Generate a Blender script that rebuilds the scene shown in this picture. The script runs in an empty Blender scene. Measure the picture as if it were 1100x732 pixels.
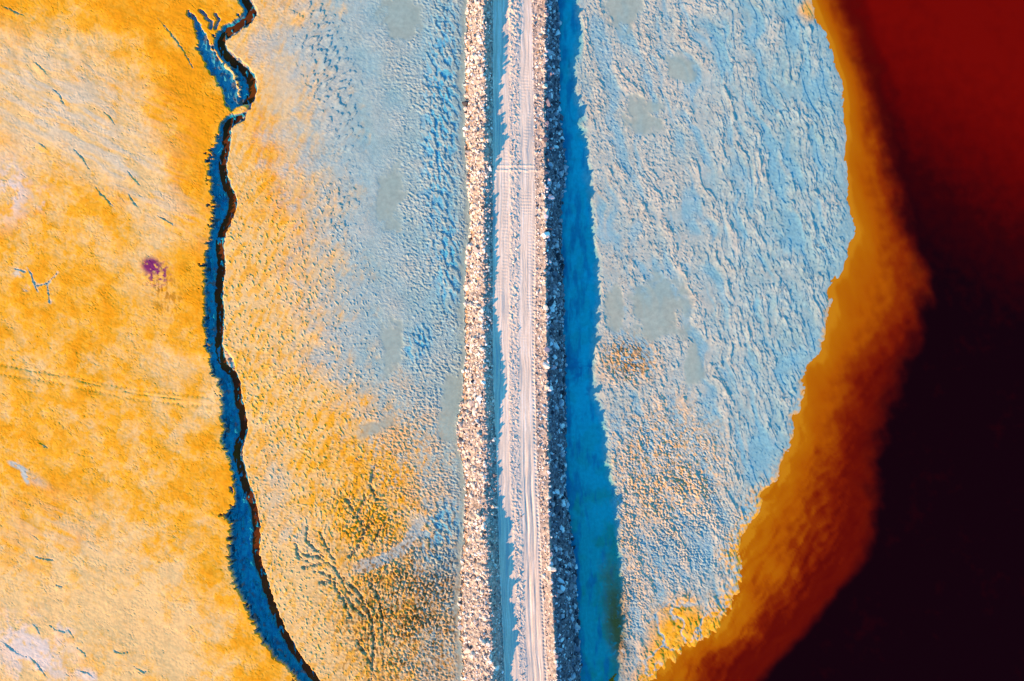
import bpy, math, random
import numpy as np

# ------------------------------------------------------------------ camera, sky, sun, exposure
# Plan coordinates are kept in decimetres with the origin at the north-west corner of the surveyed
# ground (P to the east, Q to the south); X = (P-550)/10 m, Y = (366-Q)/10 m.
S = bpy.context.scene
COL = S.collection
cam = bpy.data.cameras.new('camera')
cam.sensor_width = 36.0
cam.lens = 36.0 * 100.0 / 110.0
cam.clip_start = 0.5
cam.clip_end = 20000
co = bpy.data.objects.new('camera', cam)
co.location = (0, 0, 100)
COL.objects.link(co)
S.camera = co

SUN_EL, SUN_TILT = 19.0, 42.0            # elevation; shadows fall to the east, 42 degrees towards north
world = bpy.data.worlds.new('World')
S.world = world
world.use_nodes = True
wn = world.node_tree
wn.nodes.clear()
sky = wn.nodes.new('ShaderNodeTexSky')
sky.sky_type = 'NISHITA'
sky.sun_disc = False
sky.sun_elevation = math.radians(SUN_EL)
# sun stands in the direction (-cos, -sin) ; the sky's rotation is measured clockwise from +Y
sky.sun_rotation = math.radians(180 + 90 - SUN_TILT)
sky.altitude = 400
sky.air_density = 1.6
sky.dust_density = 0.1
sky.ozone_density = 4.0
tint = wn.nodes.new('ShaderNodeMix')
tint.data_type = 'RGBA'
tint.blend_type = 'MULTIPLY'
tint.inputs[0].default_value = 1.0
tint.inputs[7].default_value = (0.30, 0.98, 1.40, 1)
bg = wn.nodes.new('ShaderNodeBackground')
bg.inputs['Strength'].default_value = 0.15
wo = wn.nodes.new('ShaderNodeOutputWorld')
wn.links.new(sky.outputs[0], tint.inputs[6])
wn.links.new(tint.outputs[2], bg.inputs['Color'])
wn.links.new(bg.outputs[0], wo.inputs['Surface'])

sl = bpy.data.lights.new('sun', 'SUN')
sl.energy = 5.0
sl.angle = math.radians(0.5)
sl.color = (1.0, 0.62, 0.31)
so = bpy.data.objects.new('sun', sl)
el, tl = math.radians(SUN_EL), math.radians(SUN_TILT)
from mathutils import Vector
d_sun = Vector((math.cos(el) * math.cos(tl), math.cos(el) * math.sin(tl), -math.sin(el)))
so.rotation_euler = d_sun.to_track_quat('-Z', 'Y').to_euler()
so.location = (-60, -50, 60)
COL.objects.link(so)

S.view_settings.view_transform = 'Standard'
S.view_settings.look = 'None'
S.view_settings.gamma = 1.0
S.view_settings.use_curve_mapping = False
S.view_settings.exposure = 1.45

K = math.cos(tl) / math.tan(el)          # eastward shadow reach per metre of height
KT = math.tan(tl)

# ------------------------------------------------------------------ noise
f32 = np.float32


def hash2(ix, iy, seed):
    h = (ix.astype(np.int64) * 374761393 + iy.astype(np.int64) * 668265263 + seed * 974634541) & 0xFFFFFFFF
    h = ((h ^ (h >> 13)) * 1274126177) & 0xFFFFFFFF
    h = ((h ^ (h >> 16)) * 2246822519) & 0xFFFFFFFF
    return (h ^ (h >> 15)) & 0xFFFFFFFF


_ang = np.linspace(0, 2 * np.pi, 256, endpoint=False)
_cos, _sin = np.cos(_ang).astype(f32), np.sin(_ang).astype(f32)


def perlin(x, y, seed=0):
    ix, iy = np.floor(x), np.floor(y)
    fx, fy = (x - ix).astype(f32), (y - iy).astype(f32)
    ix, iy = ix.astype(np.int64), iy.astype(np.int64)

    def g(dx, dy):
        k = hash2(ix + dx, iy + dy, seed) & 255
        return _cos[k] * (fx - dx) + _sin[k] * (fy - dy)
    ux = fx * fx * fx * (fx * (fx * 6 - 15) + 10)
    uy = fy * fy * fy * (fy * (fy * 6 - 15) + 10)
    a = g(0, 0) * (1 - ux) + g(1, 0) * ux
    b = g(0, 1) * (1 - ux) + g(1, 1) * ux
    return (a * (1 - uy) + b * uy) * 1.5


def fbm(x, y, oct=4, seed=0, gain=0.5):
    s, a, t = 0, 1.0, 0
    for i in range(oct):
        s = s + a * perlin(x * 2.03 ** i + 17.3 * i, y * 2.03 ** i - 9.1 * i, seed + i)
        t += a
        a *= gain
    return s / t * 1.35


def worley(x, y, seed=0):
    ix, iy = np.floor(x).astype(np.int64), np.floor(y).astype(np.int64)
    f1 = np.full(x.shape, 9.0, f32)
    f2 = np.full(x.shape, 9.0, f32)
    for dx in (-1, 0, 1):
        for dy in (-1, 0, 1):
            h = hash2(ix + dx, iy + dy, seed)
            cx = ix + dx + (h & 0xFFFF) / 65536.0
            cy = iy + dy + ((h >> 16) & 0xFFFF) / 65536.0
            d = np.hypot(x - cx, y - cy).astype(f32)
            f2 = np.minimum(f2, np.maximum(f1, d))
            f1 = np.minimum(f1, d)
    return f1, f2


def sst(a, b, x):
    t = np.clip((x - a) / (b - a), 0, 1)
    return t * t * (3 - 2 * t)


def tab(q, pts):
    a = np.array(pts, float)
    return np.interp(q, a[:, 0], a[:, 1])


def smooth_tab(q, pts, w=6.0):
    return (tab(q - w, pts) + 2 * tab(q, pts) + tab(q + w, pts)) / 4


# ------------------------------------------------------------------ the survey grid
def axis(lo, hi, segs, far, grow=1.16):
    out = []
    for a, b, st in segs:
        n = max(1, int(round((b - a) / st)))
        out += list(np.linspace(a, b, n, endpoint=False))
    out.append(segs[-1][1])
    st = segs[-1][2]
    p = out[-1]
    hi_side = []
    while p < far:
        st *= grow
        p += st
        hi_side.append(p)
    st = segs[0][2]
    p = out[0]
    lo_side = []
    while p > -far:
        st *= grow
        p -= st
        lo_side.append(p)
    return np.array(lo_side[::-1] + out + hi_side)


FINE = 0.75
ax = axis(0, 0, [(-30, 492, .9 * FINE), (492, 632, .7 * FINE), (632, 1010, .9 * FINE), (1010, 1130, 4)], 40000)
ay = axis(0, 0, [(-30, 762, .85 * FINE)], 40000)
P, Q = np.meshgrid(ax, ay)
P = P.astype(np.float64)
Q = Q.astype(np.float64)
NY, NX = P.shape
# detail dies out away from the surveyed ground where the grid is coarse
near = (1 - sst(20, 160, np.maximum(-P, P - 1100))) * (1 - sst(20, 160, np.maximum(-Q, Q - 732)))
near = near.astype(f32)


def patch(px, py, rx, ry, rot, k):
    c, s = math.cos(math.radians(rot)), math.sin(math.radians(rot))
    dx, dy = P - px, Q - py
    r = np.hypot((dx * c + dy * s) / rx, (-dx * s + dy * c) / ry)
    r = r + np.where(r < 3, .55 * WOB[k % 3] + .30 * mid + .22 * fin, 0)
    return (1 - sst(.62, 1.12, r)).astype(f32)


def blob(px, py, rx, ry, rot=0, soft=0.6, wob=0.0, seed=0):
    c, s = math.cos(math.radians(rot)), math.sin(math.radians(rot))
    dx, dy = P - px, Q - py
    a, b = (dx * c + dy * s) / rx, (-dx * s + dy * c) / ry
    r = np.hypot(a, b)
    if wob:
        r = r + wob * WOB[seed % 3]
    return (1 - sst(1 - soft, 1 + soft * .5, r)).astype(f32)


def polydist(pts, reach):
    """distance to a polyline and the way along it, on the part of the grid within reach"""
    pts = np.array(pts, float)
    i0, i1 = np.searchsorted(ax, pts[:, 0].min() - reach), np.searchsorted(ax, pts[:, 0].max() + reach)
    j0, j1 = np.searchsorted(ay, pts[:, 1].min() - reach), np.searchsorted(ay, pts[:, 1].max() + reach)
    sl_ = (slice(j0, j1), slice(i0, i1))
    x, y = P[sl_], Q[sl_]
    best = np.full(x.shape, 1e9)
    way = np.zeros(x.shape)
    side = np.zeros(x.shape)
    acc = 0
    for (ax_, ay_), (bx, by) in zip(pts[:-1], pts[1:]):
        ux, uy = bx - ax_, by - ay_
        L = math.hypot(ux, uy) or 1e-6
        t = np.clip(((x - ax_) * ux + (y - ay_) * uy) / L / L, 0, 1)
        dx, dy = x - ax_ - t * ux, y - ay_ - t * uy
        d = np.hypot(dx, dy)
        m = d < best
        best = np.where(m, d, best)
        way = np.where(m, acc + t * L, way)
        side = np.where(m, np.sign(ux * dy - uy * dx), side)
        acc += L
    return sl_, best, way, side, acc


WOB = [fbm(P / 22, Q / 22, 4, 101 + 7 * k) for k in range(3)]
big = fbm(P / 120, Q / 120, 4, 3)
mid = fbm(P / 34, Q / 34, 5, 11)
fin = fbm(P / 7.5, Q / 7.5, 3, 23)
grain = fbm(P / 2.6, Q / 2.6, 2, 31)
warp1 = fbm(P / 60, Q / 60, 3, 41)
warp2 = fbm(P / 60, Q / 60, 3, 47)

# ------------------------------------------------------------------ surveyed lines
STREAM = [(240, -700), (255, -60), (262, 0), (268, 8), (270, 13), (266, 20), (255, 28), (245, 33), (238, 40), (236, 48), (241, 58),
          (250, 66), (260, 74), (268, 84), (270, 95), (267, 106), (262, 115), (258, 124), (248, 130), (243, 136), (242, 150),
          (240, 165), (237, 175), (239, 190), (243, 203), (248, 213), (247, 225), (241, 240), (237, 250), (234, 262),
          (235, 275), (236, 290), (234, 305), (233, 320), (235, 335), (234, 350), (233, 370), (236, 385), (240, 395),
          (248, 401), (252, 412), (254, 430), (258, 445), (260, 460), (258, 470), (254, 480), (253, 489), (258, 505), (262, 520),
          (267, 535), (271, 550), (273, 565), (273, 580), (272, 595), (275, 606), (280, 620), (286, 640), (293, 660),
          (302, 680), (313, 700), (326, 718), (337, 732), (370, 772), (420, 1000), (430, 3000)]
GUL_L = [(-700, 228), (0, 259), (9, 264), (20, 259), (30, 244), (38, 232), (50, 231), (60, 236), (68, 243), (76, 251), (90, 259), (100, 258), (112, 255), (118, 257),
         (124, 250), (130, 241), (145, 237), (155, 233), (165, 228), (180, 227), (200, 228), (215, 231), (230, 229),
         (244, 228), (260, 226), (280, 221), (290, 219), (300, 222), (320, 221), (350, 222), (375, 224), (390, 228),
         (400, 232), (420, 238), (440, 240), (446, 238), (460, 242), (470, 239), (480, 243), (488, 246), (500, 250),
         (530, 254), (543, 254), (548, 246), (554, 242), (559, 245), (563, 251), (571, 248), (585, 248), (600, 247), (610, 250), (625, 252), (640, 260),
         (650, 265), (670, 273), (690, 284), (705, 296), (720, 312), (732, 322), (790, 362), (1000, 405), (3000, 415)]
L_TOE = [(-700, 500), (0, 503), (40, 501), (110, 500), (150, 500), (200, 503), (230, 506), (250, 506), (280, 501), (320, 500), (370, 501),
         (420, 498), (445, 494), (460, 491), (478, 492), (492, 498), (530, 500), (580, 498), (620, 496), (650, 494), (670, 493), (700, 499),
         (732, 497), (3000, 497)]
L_CREST = [(0, 520), (120, 521), (240, 520), (400, 521), (530, 522), (580, 523), (640, 526), (680, 529), (732, 527)]
L_IN = [(0, 530), (400, 530), (490, 534), (600, 537), (660, 540), (732, 543)]
C_1 = [(0, 547), (240, 548), (400, 547), (488, 548), (560, 551), (640, 554), (700, 557), (732, 559)]
C_2 = [(0, 558), (400, 557), (488, 558), (580, 561), (640, 562), (732, 566)]
R_IN = [(0, 571), (240, 575), (400, 574), (488, 576), (600, 581), (680, 585), (732, 588)]
R_CREST = [(0, 585), (110, 584), (200, 584), (240, 585), (400, 586), (488, 588), (540, 588), (600, 590), (660, 593), (732, 597)]
R_TOE = [(0, 599), (120, 601), (160, 605), (182, 609), (205, 606), (225, 602), (400, 607), (488, 608), (530, 607), (560, 612), (600, 617),
         (660, 620), (720, 623), (3000, 624)]
SHORE = [(-3000, 860), (-60, 862), (0, 873), (20, 882), (40, 893), (80, 905), (110, 911), (150, 910), (200, 912), (230, 919), (250, 922), (268, 917),
         (300, 902), (310, 893), (322, 897), (345, 890), (380, 886), (392, 871), (410, 866), (440, 862), (450, 856),
         (480, 855), (498, 842), (520, 838), (526, 824), (545, 821), (565, 806), (590, 797), (615, 800), (630, 795), (645, 790), (665, 785), (680, 772),
         (690, 752), (700, 728), (715, 716), (732, 702), (780, 680), (3000, 680)]
SHELF = [(-300, 880), (0, 902), (50, 920), (100, 936), (150, 946), (200, 955), (244, 968), (300, 986), (350, 980), (400, 955), (450, 938), (500, 930), (560, 932), (600, 925),
         (640, 892), (680, 860), (720, 820), (760, 790), (3000, 760)]
# east edge of the bank's shadow on the pond, and of the west berm's shadow on the road
SH_R = [(-40, 624), (0, 623), (30, 628), (60, 622), (95, 617), (101, 628), (135, 622), (141, 634), (180, 635), (200, 638), (244, 640), (290, 647),
        (340, 646), (360, 642), (400, 640), (430, 643), (440, 650), (488, 655), (520, 662), (560, 667), (600, 668), (640, 669), (670, 670),
        (700, 667), (760, 666)]
SH_L = [(-40, 548), (0, 547), (30, 545), (60, 543), (120, 540), (150, 545), (158, 543), (165, 537), (180, 533), (200, 532), (244, 535), (300, 534),
        (330, 533), (350, 536), (370, 540), (400, 544), (430, 545), (460, 538), (480, 536), (528, 536), (535, 542), (550, 550), (580, 551),
        (640, 553), (700, 556), (760, 557)]


def crest_heights(edge, crest):
    out = []
    for q, e in edge:
        d = e - float(tab(q, crest))
        out.append((q + d * KT, d / 10 / K))
    out.sort()
    return out


H_R = crest_heights(SH_R, R_CREST)
H_L = crest_heights(SH_L, L_CREST)

q1 = Q
lt, lc, li = (smooth_tab(q1, t) for t in (L_TOE, L_CREST, L_IN))
c1, c2, ri = (smooth_tab(q1, t) for t in (C_1, C_2, R_IN))
rc, rt = (smooth_tab(q1, t) for t in (R_CREST, R_TOE))
jag = fbm(P * 0 + 3.3, Q / 9, 3, 71)
lt = lt + 2.8 * jag + 1.4 * fin
rt = rt + 2.6 * fbm(P * 0 + 8.3, Q / 10, 3, 73) + 1.4 * fin
gl = tab(q1, GUL_L)
shore = smooth_tab(q1, SHORE, 3)
shelf = smooth_tab(q1, SHELF, 15)
shore_n = shore + 3.0 * fbm(P / 16, Q / 16, 4, 83) + 2.5 * fin * sst(260, 330, Q) + sst(560, 620, Q) * (9 * fbm((P - .5 * Q) / 6, (Q + .5 * P) / 26, 3, 85) + 6 * mid) + sst(620, 680, Q) * 18 * fbm((P - .25 * Q) / 10, Q / 60, 3, 87)

# ------------------------------------------------------------------ heights
hr = tab(q1, H_R) * (1 + 0.13 * fbm(P * 0 + 1.7, Q / 11, 5, 91, .6)) - .20
hl = np.maximum(tab(q1, H_L) * (1 + 0.38 * fbm(P * 0 + 5.1, Q / 12, 5, 93, .6)) - .28, .12)
zroad = tab(q1, [(-100, .9), (0, 1.0), (244, 1.7), (488, 2.15), (600, 2.35), (660, 2.35), (732, 2.3), (900, 2.3)])

sd, sdist, sway, sside, slen = polydist(STREAM, 60)
stream_d = np.full(P.shape, 99.0)
stream_d[sd] = sdist
stream_x = np.interp(Q, [p[1] for p in STREAM], [p[0] for p in STREAM])
east = sst(-4, 4, P - stream_x - 4)                              # 1 east of the stream
on_left = (P < stream_x).astype(f32)

# ---- clay flat, west of the stream
z_clay = 0.16 + 0.10 * big + 0.045 * mid + 0.010 * fin + 0.012 * grain * (.5 + sst(-.3, .4, WOB[2]))
flowc = fbm((P * .55 + Q * .25) / 30 + .5 * warp1, (Q * .8 - P * .42) / 7 + .5 * warp2, 4, 121)
z_clay = z_clay + 0.012 * flowc
wr = np.abs(fbm((P + .5 * Q) / 26 + .4 * warp1, (Q - .5 * P) / 13 + .4 * warp2, 4, 125))
z_clay = z_clay - .035 * (1 - sst(.0, .035, wr)) * sst(-.05, .35, WOB[0] + .4 * fin) - .018 * sst(.35, .55, fbm(P / 3.2, Q / 3.2, 2, 127)) * sst(.0, .4, WOB[2] + .3 * big)
# faint contour ripples in the north-west
rip = np.sin((P * .9 - Q * .25 + 22 * warp1) / 3.2)
z_clay = z_clay + 0.016 * rip * blob(50, 55, 80, 35, 10)

# ---- tailings between stream and embankment
us = (P + .18 * Q) + 14 * warp1
vs = Q + 12 * warp2
def dashes(lean, across, along, seed, wv=5):
    """noise drawn out along lines that run lean px east for every px south"""
    c = math.hypot(1, lean)
    uu = (P - lean * Q) / c + wv * warp1
    vv = (P * lean + Q) / c + wv * warp2
    return fbm(uu / across, vv / along, 2, seed, .45)


def lee(m, n, sx=1, sy=1):
    """little drifts: the ground climbs gently away from the sun and ends in the steep edge of m"""
    h = m.copy()
    for k in range(1, n):
        h = np.maximum(h, np.roll(np.roll(m, -k * sx, 1), k * sy, 0) * (1 - k / n) ** 1.2)
    return h


dash_l = dashes(-.55, 4.2, 7.5, 131)
dash_l2 = dashes(.45, 4.0, 11, 137)
spk = fbm(P / 2.7, Q / 2.7, 2, 139)
spk_w = fbm(P / 3.4, Q / 2.4, 2, 141)
z_tl = 0.10 + 0.04 * mid
fleck_band = np.maximum.reduce([blob(352, 70, 34, 120, -14, .9), blob(365, 225, 30, 50, 10, .9) * .8, blob(335, 330, 30, 60, 0, .9) * .6])
blue_band = np.maximum.reduce([blob(474, 130, 24, 170, 2, .8), blob(482, 280, 18, 70, 0, .8), blob(448, 370, 16, 24, 30, .8), blob(472, 575, 26, 50, 10, .8)])
quiet = np.maximum.reduce([blob(405, 215, 26, 70, 5, .8), blob(300, 95, 26, 60, 20, .8), blob(400, 140, 30, 40, 0, .8), blob(425, 350, 22, 80, 0, .8) * .7])
a_spk = (0.018 + 0.040 * sst(385, 440, P) + .010 * sst(330, 400, Q)) * (1 - .75 * quiet) * (.45 + .75 * sst(-.35, .3, WOB[1] + .5 * mid))
z_tl = z_tl + 0.10 * lee(fleck_band * sst(.30, .44, dash_l + .3 * (fleck_band - .8) + .15 * WOB[2]), 9)
z_tl = z_tl + 0.12 * lee(blue_band * sst(.08, .24, dash_l2 + .40 * WOB[0]), 8)
z_tl = z_tl + a_spk * spk_w + .05 * (1 - quiet) * sst(.44, .60, dashes(.3, 2.7, 4.6, 143) + .35 * WOB[0]) * sst(120, 260, Q)
rough_l = np.maximum(blob(440, 640, 70, 90, 0, .7), blob(395, 560, 60, 50, 0, .8) * .7)
w1, w2 = worley((P * .85 + Q * .5) / 3.6 + .4 * mid, (Q * .85 - P * .5) / 6 + .4 * fin, 7)
z_tl = z_tl + rough_l * (.35 + .65 * sst(-.35, .3, WOB[1] + .6 * mid)) * (0.17 * sst(.05, .5, w2 - w1) - .06 + .05 * spk)

# ---- tailings east of the pond
dsh = shore - P                                                  # distance inland of the lake
fa = 1 - sst(690, 800, P + 20 * warp1)
n_a = dashes(.58, 2.3, 7, 151)
n_b = dashes(.25, 2.5, 11, 157)
n_c = dashes(1.5, 2.5, 6.5, 163)
n_d = dashes(.42, 4.0, 18, 171, 9)
up = sst(0, 1, (140 - Q) / 100) * sst(640, 690, P) * (1 - sst(800, 860, P))
n_r = n_a * fa + n_b * (1 - fa)
n_r = n_r * (1 - up) + n_c * up
n_l = dashes(.36, 13, 70, 169, 14)                                # long low swells
calm = np.clip(sst(-.05, .45, WOB[0] + .4 * big) + .6 * blob(650, 240, 30, 110, 0, .8) + .5 * blob(690, 330, 50, 60, 0, .9), 0, 1)
z_tr = 0.20 * (1 - np.exp(-np.clip(dsh, 0, None) / 90)) + 0.02 * mid
inl = sst(-2, 16, dsh)
gate = .50 * n_l + .40 * WOB[2] + .25 * big - .25 * calm
ucon = P - .30 * Q - .0009 * (Q - 190) ** 2 * sst(780, 850, P) * np.sign(190 - Q) * 0 + 9 * warp1
n_e = fbm(ucon / 5.5, (Q + .3 * P + 10 * warp2) / 75, 3, 173, .6)
cont = sst(730, 800, P) * (1 - .5 * sst(880, 920, P))
z_tr = z_tr + inl * (.048 * lee(sst(.40, .52, n_r + gate), 7) + .050 * lee(sst(.50, .58, n_d + .7 * gate), 10) + .042 * lee(cont * sst(.27, .36, n_e + .25 * WOB[1] + .10 * n_r), 10) + .02 * n_l)
z_tr = z_tr + inl * (.008 + .020 * fa * (1 - calm) + .008 * (1 - calm)) * spk
n_f = dashes(.7, 1.7, 4.2, 177) * fa + dashes(.3, 1.7, 5.0, 179) * (1 - fa)
z_tr = z_tr + inl * .036 * lee(sst(.30, .5, n_f + .35 * WOB[1] + .3 * n_l - .15 * calm), 5)
dash_r = n_r + .28 * n_l
chaos = np.maximum.reduce([blob(710, 540, 85, 110, -20, .6), blob(665, 600, 40, 120, 0, .7), blob(672, 388, 34, 32, 0, .7) * .8])
v1, v2 = worley(P / 3.4 + .5 * mid, Q / 3.1 + .5 * fin, 13)
spk2 = fbm(P / 2.7, Q / 2.6, 2, 167)
z_tr = z_tr + chaos * (.35 + .65 * sst(-.35, .3, WOB[0] + .6 * mid)) * (0.085 * sst(.02, .4, v2 - v1) + .07 * spk2 + .07 * lee(sst(.15, .3, dashes(.9, 3.4, 9, 175) + .2 * mid), 6) - .06) * sst(-2, 14, dsh)
# lobes running into the lake in the south
lobe = sst(610, 660, Q + 14 * mid) * (1 - sst(65, 125, dsh + 26 * mid)) * sst(680, 715, P + .25 * (Q - 680))
lth = np.arctan2(Q - 600, P - 700)
l1, l2 = worley(P / 26 + .45 * mid + .2 * warp1, Q / 34 + .45 * WOB[1], 19)
z_tr = z_tr + lobe * sst(8, 40, dsh) * 0.08 * sst(.02, .35, l2 - l1)
z_tr = np.where(dsh < 0, dsh * 0.006 + .02 * mid * 0, z_tr)
shore_off = shore_n - shore
z_tr = z_tr + np.where(np.abs(dsh) < 60, shore_off * 0.006, 0) * (1 - sst(0, 30, dsh)) - .02 * (1 - sst(0, 12, dsh))

# ---- puddles: level sheets of standing water in the flats
PUD = [(421, 372, 12, 36, 0, 'narrow grey green puddle standing on the tailings west of the rubble bank'),
       (405, 460, 18, 10, -30, 'small grey green puddle tilted across the orange stained tailings'),
       (418, 215, 14, 32, 8, 'faint grey puddle north of the narrow one on pale tailings'),
       (432, 18, 20, 26, 0, 'grey puddle at the north edge of the western tailings'),
       (485, 436, 12, 44, 6, 'long grey green puddle lying against the foot of the west berm'),
       (690, 124, 17, 24, -8, 'rounded grey puddle in the northern part of the eastern tailings'),
       (731, 74, 17, 15, 45, 'small oval puddle northeast of the rounded puddle'),
       (708, 332, 30, 32, 0, 'widest grey puddle with a ragged rim on the eastern tailings'),
       (746, 392, 10, 20, 0, 'slim upright puddle southeast of the widest grey puddle'),
       (661, 335, 11, 26, -5, 'pale puddle touching the edge of the shaded pond'),
       (668, 10, 20, 22, 0, 'puddle at the north edge of the eastern tailings')]
pud = np.full(P.shape, -1)
wet = np.zeros(P.shape, f32)
for k, (px, py, rx, ry, rot, lab) in enumerate(PUD):
    m = patch(px, py, rx * 1.15, ry * 1.15, rot, k) * sst(-1, 6, np.where(P < 550, lt - P, P - rt))
    wet = np.maximum(wet, m)
    pud[m > .55] = k
# strip of slack water along the foot of the west berm
strip = sst(0, 2.5, lt - P) * (1 - sst(3, 10, lt - P + 5 * WOB[2])) * (P < 520)
wet = np.maximum(wet, strip * .9)
z_tl = z_tl * (1 - wet) + 0.07 * wet
z_tr = z_tr * (1 - wet) + (0.13 * sst(600, 680, P) + .05) * wet

# ---- pond strip between embankment and eastern tailings
pond_e = smooth_tab(q1, SH_R, 12) - 5 + 4 * WOB[1] + 3 * mid + 1.5 * fin  # water colour is painted only as far as the bank's shadow reaches
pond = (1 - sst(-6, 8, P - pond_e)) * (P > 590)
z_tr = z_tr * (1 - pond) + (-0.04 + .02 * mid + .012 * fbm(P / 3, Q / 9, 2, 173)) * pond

# ---- put the flats together
ew = sst(520, 580, P)
z_flat_e = np.where(P < 560, z_tl, z_tr)
z = z_clay * (1 - east) + z_flat_e * east
z = 0.1 + (z - 0.1) * near + np.where(dsh < 0, (np.minimum(z, 0) - .1) * (1 - near), 0)

# ---- gully with its ragged west bank
rag = 3.0 * fbm(P / 9, Q / 5.2, 3, 181) + 1.6 * grain + 1.5 * fin - 3.2 * np.abs(fbm(P / 9, Q / 7, 3, 187))
spur = blob(229, 175, 16, 40, 0, .8)
rag = rag - 4.5 * spur * sst(-.1, .35, fbm(P / 9 + .12 * Q, Q / 6.5, 3, 191)) - 5 * sst(.25, .6, fbm(P / 9, Q / 9, 3, 193))
g_left = P - (gl + rag)
g_mask = sst(-1.0, 1.2, g_left) * on_left
rag_r = 1.6 * fbm(P / 6, Q / 6, 3, 197)
g_r = 1 - sst(5.6, 7.0, stream_d + rag_r)
side_pocket = np.maximum.reduce([blob(246, 388, 5, 14, -25, .5)])*sst(-.5, .1, fin)
gul = np.maximum(np.where(on_left > 0, g_mask, 0), np.maximum(g_r, side_pocket * .8))
gul = np.where((P > stream_x + 40), 0, gul)
# old side arm in the north
asl, ad, aw, asd, alen = polydist([(204, 14), (212, 26), (217, 40), (222, 56), (230, 70), (240, 82), (247, 94), (250, 108), (254, 114)], 30)
wid = np.interp(aw, [0, 25, 50, 80, 120], [2.0, 4.5, 7, 9, 7])
arm = 1 - sst(wid - 1.2, wid + 1.2, ad + 2.6 * fbm(P[asl] / 6, Q[asl] / 5, 3, 199))
full_arm = np.zeros(P.shape)
full_arm[asl] = arm
for k, pts in enumerate([[(212, 52), (218, 55), (224, 62)], [(222, 20), (228, 24), (226, 30)], [(232, 16), (236, 22), (232, 30)], [(216, 12), (221, 17)]]):
    s_, d_, w_, sd_, l_ = polydist(pts, 8)
    full_arm[s_] = np.maximum(full_arm[s_], (1 - sst(1.2, 2.6, d_ + 1.2 * fin[s_])) * .8)
# the earth plug where the stream runs under a little bridge of clods
plug = blob(258, 118, 13, 4.5, -25, .5, .3, 1)
gul = np.maximum(gul, full_arm * .72) * (1 - .93 * plug)
gw = smooth_tab(q1, [(q_, max(8.0, float(tab(q_, [(p[1], p[0]) for p in STREAM])) - float(tab(q_, GUL_L)))) for q_ in range(-60, 800, 8)], 10)
g_dep = np.clip((gw + 3.5) / 10 / K, .42, 1.1)
floor_n = fbm(P / 5, Q / 5, 3, 203)
depth_s = 1 - sst(2.8, 5.0, stream_d + .8 * rag_r)
ridge_in = sst(.2, .5, fbm(P / 4.0, Q / 12, 3, 205)) * .45
g_floor = .16 - g_dep + .10 + .10 * floor_n + ridge_in * .6 - .3 * depth_s * (1 - plug)
z = z * (1 - gul) + g_floor * gul
z = z + plug * .10 * fin

# ---- small scarps, cracks and runnels cut in the flats
CRACK = [[(79, 160), (84, 164), (89, 170), (94, 178), (97, 182)], [(104, 202), (110, 210), (118, 217), (122, 222)],
         [(138, 208), (143, 216), (150, 224)], [(138, 184), (144, 193), (152, 200)], [(58, 96), (66, 104), (71, 116)],
         [(34, 64), (44, 72), (53, 83)], [(40, 153), (46, 156), (52, 162)], [(0, 687), (10, 694), (20, 702), (29, 705)],
         [(52, 182 + 488), (60, 676), (70, 679), (74, 676), (80, 684)], [(84, 696), (90, 700), (95, 706)], [(84, 720), (95, 722), (104, 730)],
         [(40, 598), (48, 600), (57, 601)], [(60, 628), (68, 630)], [(30, 703), (40, 712), (52, 728)], [(122, 698), (130, 702), (139, 700)],
         [(145, 716), (155, 722), (162, 718)], [(40, 475), (47, 478), (52, 481)], [(0, 6), (14, 12), (28, 18)], [(34, 668), (40, 674), (44, 682)],
         [(170, 20), (182, 34), (198, 56), (208, 74)], [(170, 232), (180, 238), (190, 244)], [(112, 120), (118, 126), (124, 134)],
         [(30, 288), (35, 296), (38, 306), (41, 313)], [(17, 289), (28, 292)], [(40, 307), (52, 305), (58, 298), (63, 293)], [(52, 306), (53, 316), (54, 325)]]
cr = np.zeros(P.shape, f32)
for k, pts in enumerate(CRACK):
    s_, d_, w_, sd_, l_ = polydist(pts, 9)
    t = np.clip(w_ / l_, 0, 1)
    wd = (.2 + .75 * np.sin(np.pi * t) ** .7) * (.7 + .6 * ((k * 7) % 5) / 5)
    m = 1 - sst(wd * .45, wd + .7, d_ + 1.3 * fin[s_] + .9 * grain[s_] + .5)
    cr[s_] = np.maximum(cr[s_], m)
    m = m * sst(-.35, .05, fbm(P[s_] / 4, Q[s_] / 4, 2, 345))
    z[s_] -= (0.08 * m).astype(z.dtype)
    # the slab west of a crack stands a little proud
    z[s_] += .05 * (1 - sst(1, 8, d_)) * (sd_ > 0) * np.sin(np.pi * t)
RUN = [[(320, 590), (328, 596), (340, 597), (352, 604), (360, 610), (366, 620), (372, 632), (384, 645), (396, 655), (400, 668), (402, 690), (399, 732)],
       [(318, 585), (322, 598), (332, 604)], [(330, 566), (330, 580), (338, 590), (348, 598)], [(345, 574), (352, 588), (360, 604)],
       [(326, 610), (336, 606), (346, 606)], [(338, 614), (348, 616), (360, 622)], [(344, 626), (352, 624), (364, 626)], [(360, 630), (368, 642), (376, 662)],
       [(372, 640), (380, 652), (392, 662)], [(384, 690), (392, 700), (398, 712)], [(372, 536), (380, 548), (388, 560), (392, 574)], [(392, 534), (388, 548), (380, 556)],
       [(402, 560), (392, 570), (384, 590), (372, 600)], [(420, 556), (408, 570), (398, 590)], [(390, 618), (400, 628), (410, 650), (412, 690)],
       [(374, 627), (384, 634), (398, 660)], [(404, 500), (398, 520), (404, 536)]]
runm = np.zeros(P.shape, f32)
speck_ = fbm(P / 5, Q / 5, 2, 305)
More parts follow.
